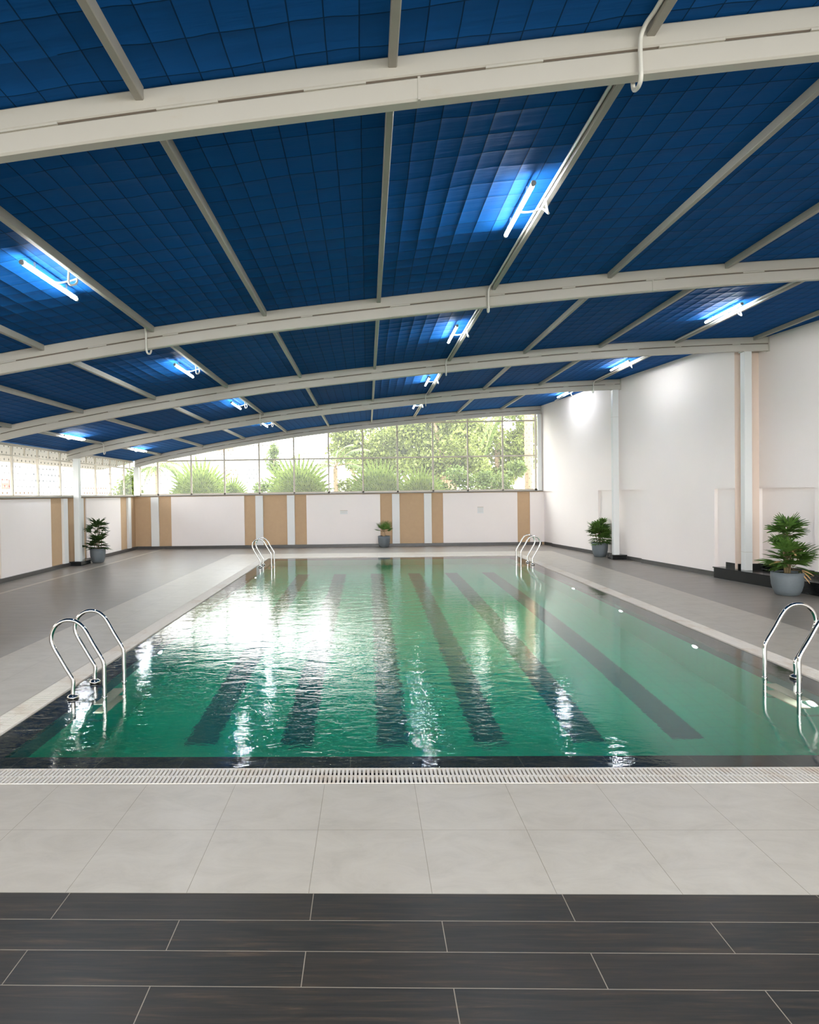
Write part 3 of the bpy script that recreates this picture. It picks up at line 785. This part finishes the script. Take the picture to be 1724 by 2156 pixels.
for (o, d, L) in (((.12, -.16, .42), (.35, -.35, -.5), .24), ((.16, -.15, .46), (.6, -.4, -.25), .2), ((.17, -.14, .44), (.5, -.4, -.55), .2), ((.06, -.03, .80), (.4, -.5, .2), .2), ((.06, -.03, .80), (.45, -.3, -.6), .2), ((-.15, -.1, .62), (-1, -.2, -.05), .28), ((.05, -.05, .82), (.2, -.5, -.7), .22)):
    leaflet(dry, Vector(o), Vector(d), Vector((0, -.5, .6)), L, .035, .4)
dry.build('dry_leaves', M['leaf_dry'], e, recalc=False)
e = planter('potted_palm', .58, 23.72, .218, .405, 'small fan palm in a grey pot in the middle of the far wall')
f, s = MB(), MB(); rnd = random.Random(2)
s.lathe([(.05, .36), (.055, .42), (.035, .50), (.03, .56)], seg=12)
for a, el, L in ((.35, 1.05, .34), (2.6, .85, .30), (3.3, .35, .24), (-.2, .4, .24), (1.4, 1.2, .3), (4.4, .6, .24), (5.2, .8, .26)):
    d = Vector((math.cos(a)*math.cos(el), math.sin(a)*math.cos(el)*.6-.1, math.sin(el)))
    fanleaf(f, (0, 0, .54), d, 13, L, .028, 1.05, .12, rnd, 0, .14, .006)
f.build('foliage', [M['leaf_mid'], M['bark']], e, recalc=False); s.build('stem', M['trunk'], e)

# ------------------------------------------------------------------ outside
mb = MB()
mb.quad((-70, YF+.3, -.05), (70, YF+.3, -.05), (70, 110, -.05), (-70, 110, -.05))
mb.quad((-70, -60, -.05), (-9.2, -60, -.05), (-9.2, YF+.3, -.05), (-70, YF+.3, -.05))
mb.quad((-9.2, -60, -.05), (70, -60, -.05), (70, -3.2, -.05), (-9.2, -3.2, -.05))
struct(mb.build('ground', M['outground'], recalc=False), 'bare ground outside the building', 'ground')

SEG = [.35, .8, 1., .9, .6, .12]
def fanpalm(u, v, Y, rad, leaves, label, seed, base_z=0.):
    c = at(u, v, Y); rnd = random.Random(seed)
    e = empty('fan_palm', (c.x, c.y, 0), label, 'palm', 'fan palms beyond the far window')
    f, s = MB(), MB(); hz = c.z - .45*rad
    s.tube([(0, 0, -.05), (.02, 0, hz*.5), (0, 0, hz+.05)], [.16, .13, .11], 10)
    for k in range(leaves):
        if k == 0: d, pet, L, sp = Vector((.05, -.25, 1)), .42*rad, rad*.95, 1.7
        else:
            a = -1.25 + 2.5*(k-1)/max(1, leaves-2) + rnd.uniform(-.15, .15)
            d = Vector((math.sin(a), rnd.uniform(-.45, .6), math.cos(a)*.8)); pet = rad*rnd.uniform(.3, .5); L = rad*rnd.uniform(.5, .68); sp = rnd.uniform(1.4, 1.9)
        fanleaf(f, (0, 0, hz), d, 27, L, L*.11, sp, .10, rnd, 0, pet, .016, roll=Vector((rnd.uniform(-.25, .25), -1, rnd.uniform(.0, .4))), wp=SEG)
    f.build('fronds', [M['out_fan'], M['trunk']], e, recalc=False); s.build('trunk', M['trunk'], e)
fanpalm(425, 1035, 27.0, 1.6, 6, 'pale green fan palm behind the left part of the far window', 11)
fanpalm(488, 1045, 27.6, 1.0, 4, 'small low fan palm beside the pale house', 12)
fanpalm(628, 1035, 26.8, 1.75, 6, 'big round fan palm left of the middle of the far window', 13)
fanpalm(797, 1035, 27.2, 1.65, 9, 'dense dark fan palm at the middle of the far window', 14)
fanpalm(882, 1040, 26.6, 1.3, 6, 'lower fan palm right of the dense one', 15)

def frond(mb, o, d, L, droop, rnd, mi=0, pin=.45):
    p = Vector(o); d = d.normalized(); n = 22; pts = []
    for i in range(n+1):
        pts.append((p.copy(), d.copy())); p = p + d*(L/n); d = (d + Vector((0, 0, -droop/n))).normalized()
    mb.tube([q for q, _ in pts], [.02*(1-i/n)+.004 for i in range(n+1)], 5, 1, caps=False)
    for i in range(3, n+1):
        q, dd = pts[i]; side = dd.cross(Vector((0, 0, 1)))
        if side.length < 1e-4: side = Vector((1, 0, 0))
        side.normalize()
        for sg in (-1, 1):
            for sub in (0, .5):
                ll = pin*(1-abs(i/n-.45)*1.1)*rnd.uniform(.85, 1.1)
                leaflet(mb, q+dd*(L/n*sub), side*sg + dd*.7 + Vector((0, 0, -.35)), Vector((0, 0, 1)), ll, .035, .7, mi, 3, [.7, 1., .7, .1])
def featherpalm(c, base, r, L, n, label, seed, a0=0., a1=2*PI, el=(.2, 1.1), droop=1.6, pin=.5):
    rnd = random.Random(seed); e = empty('feather_palm', (c.x, c.y, 0), label, 'palm', 'feather palms beyond the far window')
    f, s = MB(), MB()
    nseg = 10
    s.tube([(0, 0, c.z*i/nseg) for i in range(nseg+1)], [r*(1.+.06*(i % 2)) for i in range(nseg+1)], 10)
    for k in range(n):
        a = a0+(a1-a0)*(k+.5)/n + rnd.uniform(-.15, .15); ee = rnd.uniform(*el)
        frond(f, (0, 0, c.z), Vector((math.cos(a)*math.cos(ee), math.sin(a)*math.cos(ee), math.sin(ee))), L*rnd.uniform(.85, 1.1), droop, rnd, 0, pin)
    f.build('fronds', [M['out_shrub'], M['trunk']], e, recalc=False); s.build('trunk', M['trunk'], e)
featherpalm(at(1112, 835, 27), 0, .17, 3.0, 13, 'tall feather palm with a tan trunk at the right end of the far window', 31, el=(-.2, .9), droop=2.2, pin=.6)
featherpalm(at(706, 985, 28.5), 0, .10, 2.0, 10, 'loose feather palm between two fan palms left of the window middle', 32, el=(.3, 1.2))
featherpalm(at(330, 985, 27.5), 0, .08, 1.5, 9, 'small drooping feather palm at the left end of the far window', 33, el=(.2, 1.1), droop=2.2, pin=.4)

def leafcloud(mb, c, rx, ry, rz, n, size, rnd, shell=.5):
    for _ in range(n):
        while True:
            p = Vector((rnd.uniform(-1, 1), rnd.uniform(-1, 1), rnd.uniform(-1, 1)))
            if shell < p.length < 1: break
        q = Vector((c[0]+p.x*rx, c[1]+p.y*ry, c[2]+p.z*rz))
        d = Vector((rnd.uniform(-1, 1), rnd.uniform(-1, 1), rnd.uniform(-1, .6))).normalized()
        s = d.cross(Vector((rnd.uniform(-1, 1), rnd.uniform(-1, 1), rnd.uniform(-1, 1)))).normalized()
        L = size*rnd.uniform(.7, 1.3)
        mb.add([q, q+d*L*.5+s*L*.28, q+d*L, q+d*L*.5-s*L*.28], [(0, 1, 2, 3)])
def tree(name, u, v, Y, blobs, n, size, label, cat, seed, mat, trunk=.12, group=None):
    c = at(u, v, Y); rnd = random.Random(seed); e = empty(name, (c.x, c.y, 0), label, cat, group)
    f, s = MB(), MB()
    for (dx, dy, dz, rx, rz) in blobs:
        for _ in range(5):
            j = Vector((rnd.uniform(-.55, .55)*rx, rnd.uniform(-.5, .5)*rx, rnd.uniform(-.5, .5)*rz))
            leafcloud(f, (dx+j.x, dy+j.y, c.z+dz+j.z), rx*.5, rx*.5, rz*.5, n//5, size, rnd, .3)
        s.tube([(0, 0, -.05), (dx*.3, dy*.3, (c.z+dz)*.5), (dx, dy, c.z+dz)], [trunk, trunk*.7, trunk*.3], 7)
    f.build('foliage', mat, e, recalc=False); s.build('trunk', M['trunk'], e)
TG = 'trees and shrubs outside the windows'
tree('leafy_tree', 935, 935, 31, [(0, 0, 0, 1.9, 1.3), (-1.4, .3, .6, 1.3, 1.0), (1.2, 0, .5, 1.2, .9), (.2, .2, 1.3, 1.5, .9), (-.5, 0, -.9, 1.6, 1.), (1., .3, -.8, 1.3, 1.), (-.6, 0, 2.6, 1.6, 1.3), (.9, 0, 3.6, 1.5, 1.2)], 2200, .20, 'round pale green tree behind the right half of the far window', 'tree', 41, M['out_tree'], .16, TG)
tree('leafy_tree', 765, 920, 33, [(0, 0, 0, 1.6, 1.2), (-1.3, 0, .3, 1.2, .8), (1.2, 0, .2, 1.3, 1.1), (.4, .4, .6, 1.5, .7), (.5, 0, -1.1, 1.5, 1.), (-.8, .2, -.9, 1.1, .9)], 1300, .20, 'tall pale tree behind the middle of the far window', 'tree', 42, M['out_tree'], .15, TG)
tree('leafy_tree', 880, 930, 38, [(-1.6, 0, -.4, 1.8, 1.4), (0, 0, .8, 2., 1.8), (2.2, 0, .3, 2.2, 1.9), (-.5, 0, -1.2, 2.4, 1.2), (2.0, 0, -1.4, 2., 1.2), (-.2, 0, 3., 2.0, 1.8), (1.8, 0, 3.2, 2.2, 1.9), (.2, 0, 5.2, 1.9, 1.6)], 2800, .27, 'largest hazy tree at the back, filling the right half of the far window', 'tree', 51, M['out_tree'], .2, TG)
tree('leafy_tree', 1045, 950, 36, [(-.9, 0, .4, 1.3, 1.6), (.9, 0, 0, 1.3, 1.5), (0, 0, -1.3, 1.5, 1.), (.3, 0, 2.4, 1.6, 1.6), (0, 0, 4.4, 1.4, 1.5), (1.6, 0, 1.2, 1.3, 1.6)], 2000, .24, 'hazy back tree left of the tall tan palm trunk', 'tree', 52, M['out_tree'], .15, TG)
tree('conical_shrub', 577, 1000, 29, [(0, 0, -.6, .62, .7), (0, 0, .25, .45, .7), (0, 0, 1.0, .25, .5)], 600, .12, 'narrow conical shrub rising beside the big round fan palm', 'shrub', 43, M['out_shrub'], .06, TG)
tree('leafy_shrub', 960, 1010, 28, [(0, 0, 0, .9, .75), (-.9, .2, -.2, .8, .6)], 900, .16, 'bright leafy shrub low under the round tree', 'shrub', 44, M['out_shrub'], .06, TG)
tree('leafy_shrub', 1035, 1015, 27.5, [(0, 0, 0, .7, .6), (.6, 0, -.3, .6, .5)], 700, .15, 'low shrub left of the tall palm trunk', 'shrub', 45, M['out_shrub'], .05, TG)
tree('leafy_shrub', 1085, 985, 26.5, [(0, 0, 0, .35, .45)], 220, .22, 'small broad-leaved plant before the tall palm trunk', 'shrub', 46, M['out_shrub'], .03, TG)
tree('leafy_shrub', 548, 1030, 27, [(0, 0, 0, .5, .45)], 500, .12, 'tiny shrub between the pale house and the conical shrub', 'shrub', 47, M['out_shrub'], .04, TG)
tree('leafy_shrub', 730, 1030, 29, [(0, 0, 0, 1.0, .6)], 700, .14, 'low shrub between the big and the dense fan palms', 'shrub', 48, M['out_tree'], .04, TG)
tree('weeping_tree', 280, 1025, 25.5, [(0, 0, .25, .55, .7), (-.2, 0, -.4, .6, .7)], 800, .13, 'yellow-green weeping tree at the corner beyond the left window', 'tree', 49, M['out_fan'], .06, TG)

# buildings: real boxes beyond the fence line
def house(x0, x1, y0, y1, h, wins, label, eaves=None):
    e = empty('house', ((x0+x1)/2, y0, 0), label, 'building', 'houses outside'); cx = (x0+x1)/2
    b = MB(); b.box(x0-cx, x1-cx, 0, y1-y0, -.05, h); b.build('wall', M['facade'], e)
    for (a, c, z0, z1, m) in wins:
        b = MB(); b.box(a-cx, c-cx, -.06, .02, z0, z1); w = b.build('window', M[m], e)
        b = MB(); b.box(a-cx-.06, c-cx+.06, -.10, .0, z0-.08, z0); b.build('sill', M['facade'], w)
    b = MB(); b.box(x0-cx-.3, x1-cx+.3, -.4, y1-y0+.3, h, h+.2); b.build('roof', M['facade'], e)
    return e
house(-30, -12.4, 34, 44, 5.2, [(-17.5, -16.95, 2.75, 3.45, 'facade_win'), (-16.75, -16.3, 2.75, 3.45, 'facade_win'), (-17.55, -16.35, 3.55, 3.95, 'facade_brown'), (-19.5, -18.2, 3.75, 4.4, 'facade_win'), (-14.9, -13.6, 2.1, 2.45, 'facade_brown'), (-13.0, -12.5, 2.1, 2.45, 'facade_brown'), (-20, -17.6, 1.9, 2.32, 'facade_brown')], 'white building outside seen through the left window')
house(-13.0, -6.8, 45, 53, 5.4, [(-9.9, -8.9, 3.0, 3.9, 'facade_brown'), (-8.3, -7.6, 3.0, 3.8, 'facade_win'), (-10.3, -9.2, 4.9, 5.9, 'facade_brown')], 'pale house outside with brown windows behind the far window')
e = empty('red_banner', (-18.97, 33.93, 0), 'small red banner on the white building outside the left window', 'banner')
b = MB(); b.box(-.21, .21, -.05, .03, 2.45, 2.95); b.build('board', M['red'], e)
b = MB(); b.box(-.15, .18, -.056, -.04, 2.76, 2.90); b.box(-.1, .1, -.056, -.04, 2.55, 2.6); b.build('pale_patch', M['banner_pale'], e)

# ------------------------------------------------------------------ light
w = bpy.data.worlds.new('overcast_sky'); scene.world = w; w.use_nodes = True
nt = w.node_tree; bg = nt.nodes['Background']
tc = nt.nodes.new('ShaderNodeTexCoord'); sp = nt.nodes.new('ShaderNodeSeparateXYZ'); nt.links.new(tc.outputs['Generated'], sp.inputs[0])
rp = nt.nodes.new('ShaderNodeValToRGB'); nt.links.new(sp.outputs[2], rp.inputs[0])
rp.color_ramp.elements[0].position = 0.; rp.color_ramp.elements[0].color = (.98, .97, .95, 1)
rp.color_ramp.elements[1].position = .7; rp.color_ramp.elements[1].color = (.88, .94, 1., 1)
nt.links.new(rp.outputs[0], bg.inputs[0]); bg.inputs[1].default_value = 5.

scene.view_settings.view_transform = 'Standard'; scene.view_settings.look = 'None'
scene.view_settings.gamma = 1.; scene.view_settings.use_curve_mapping = False
scene.view_settings.exposure = 1.28
scene.render.engine = 'CYCLES'
cy = scene.cycles
cy.use_denoising = True
cy.use_adaptive_sampling = True; cy.adaptive_threshold = .05
cy.max_bounces = 9; cy.diffuse_bounces = 4; cy.glossy_bounces = 4; cy.transmission_bounces = 8; cy.transparent_max_bounces = 16
cy.caustics_refractive = True; cy.caustics_reflective = False
cy.sample_clamp_indirect = 8.
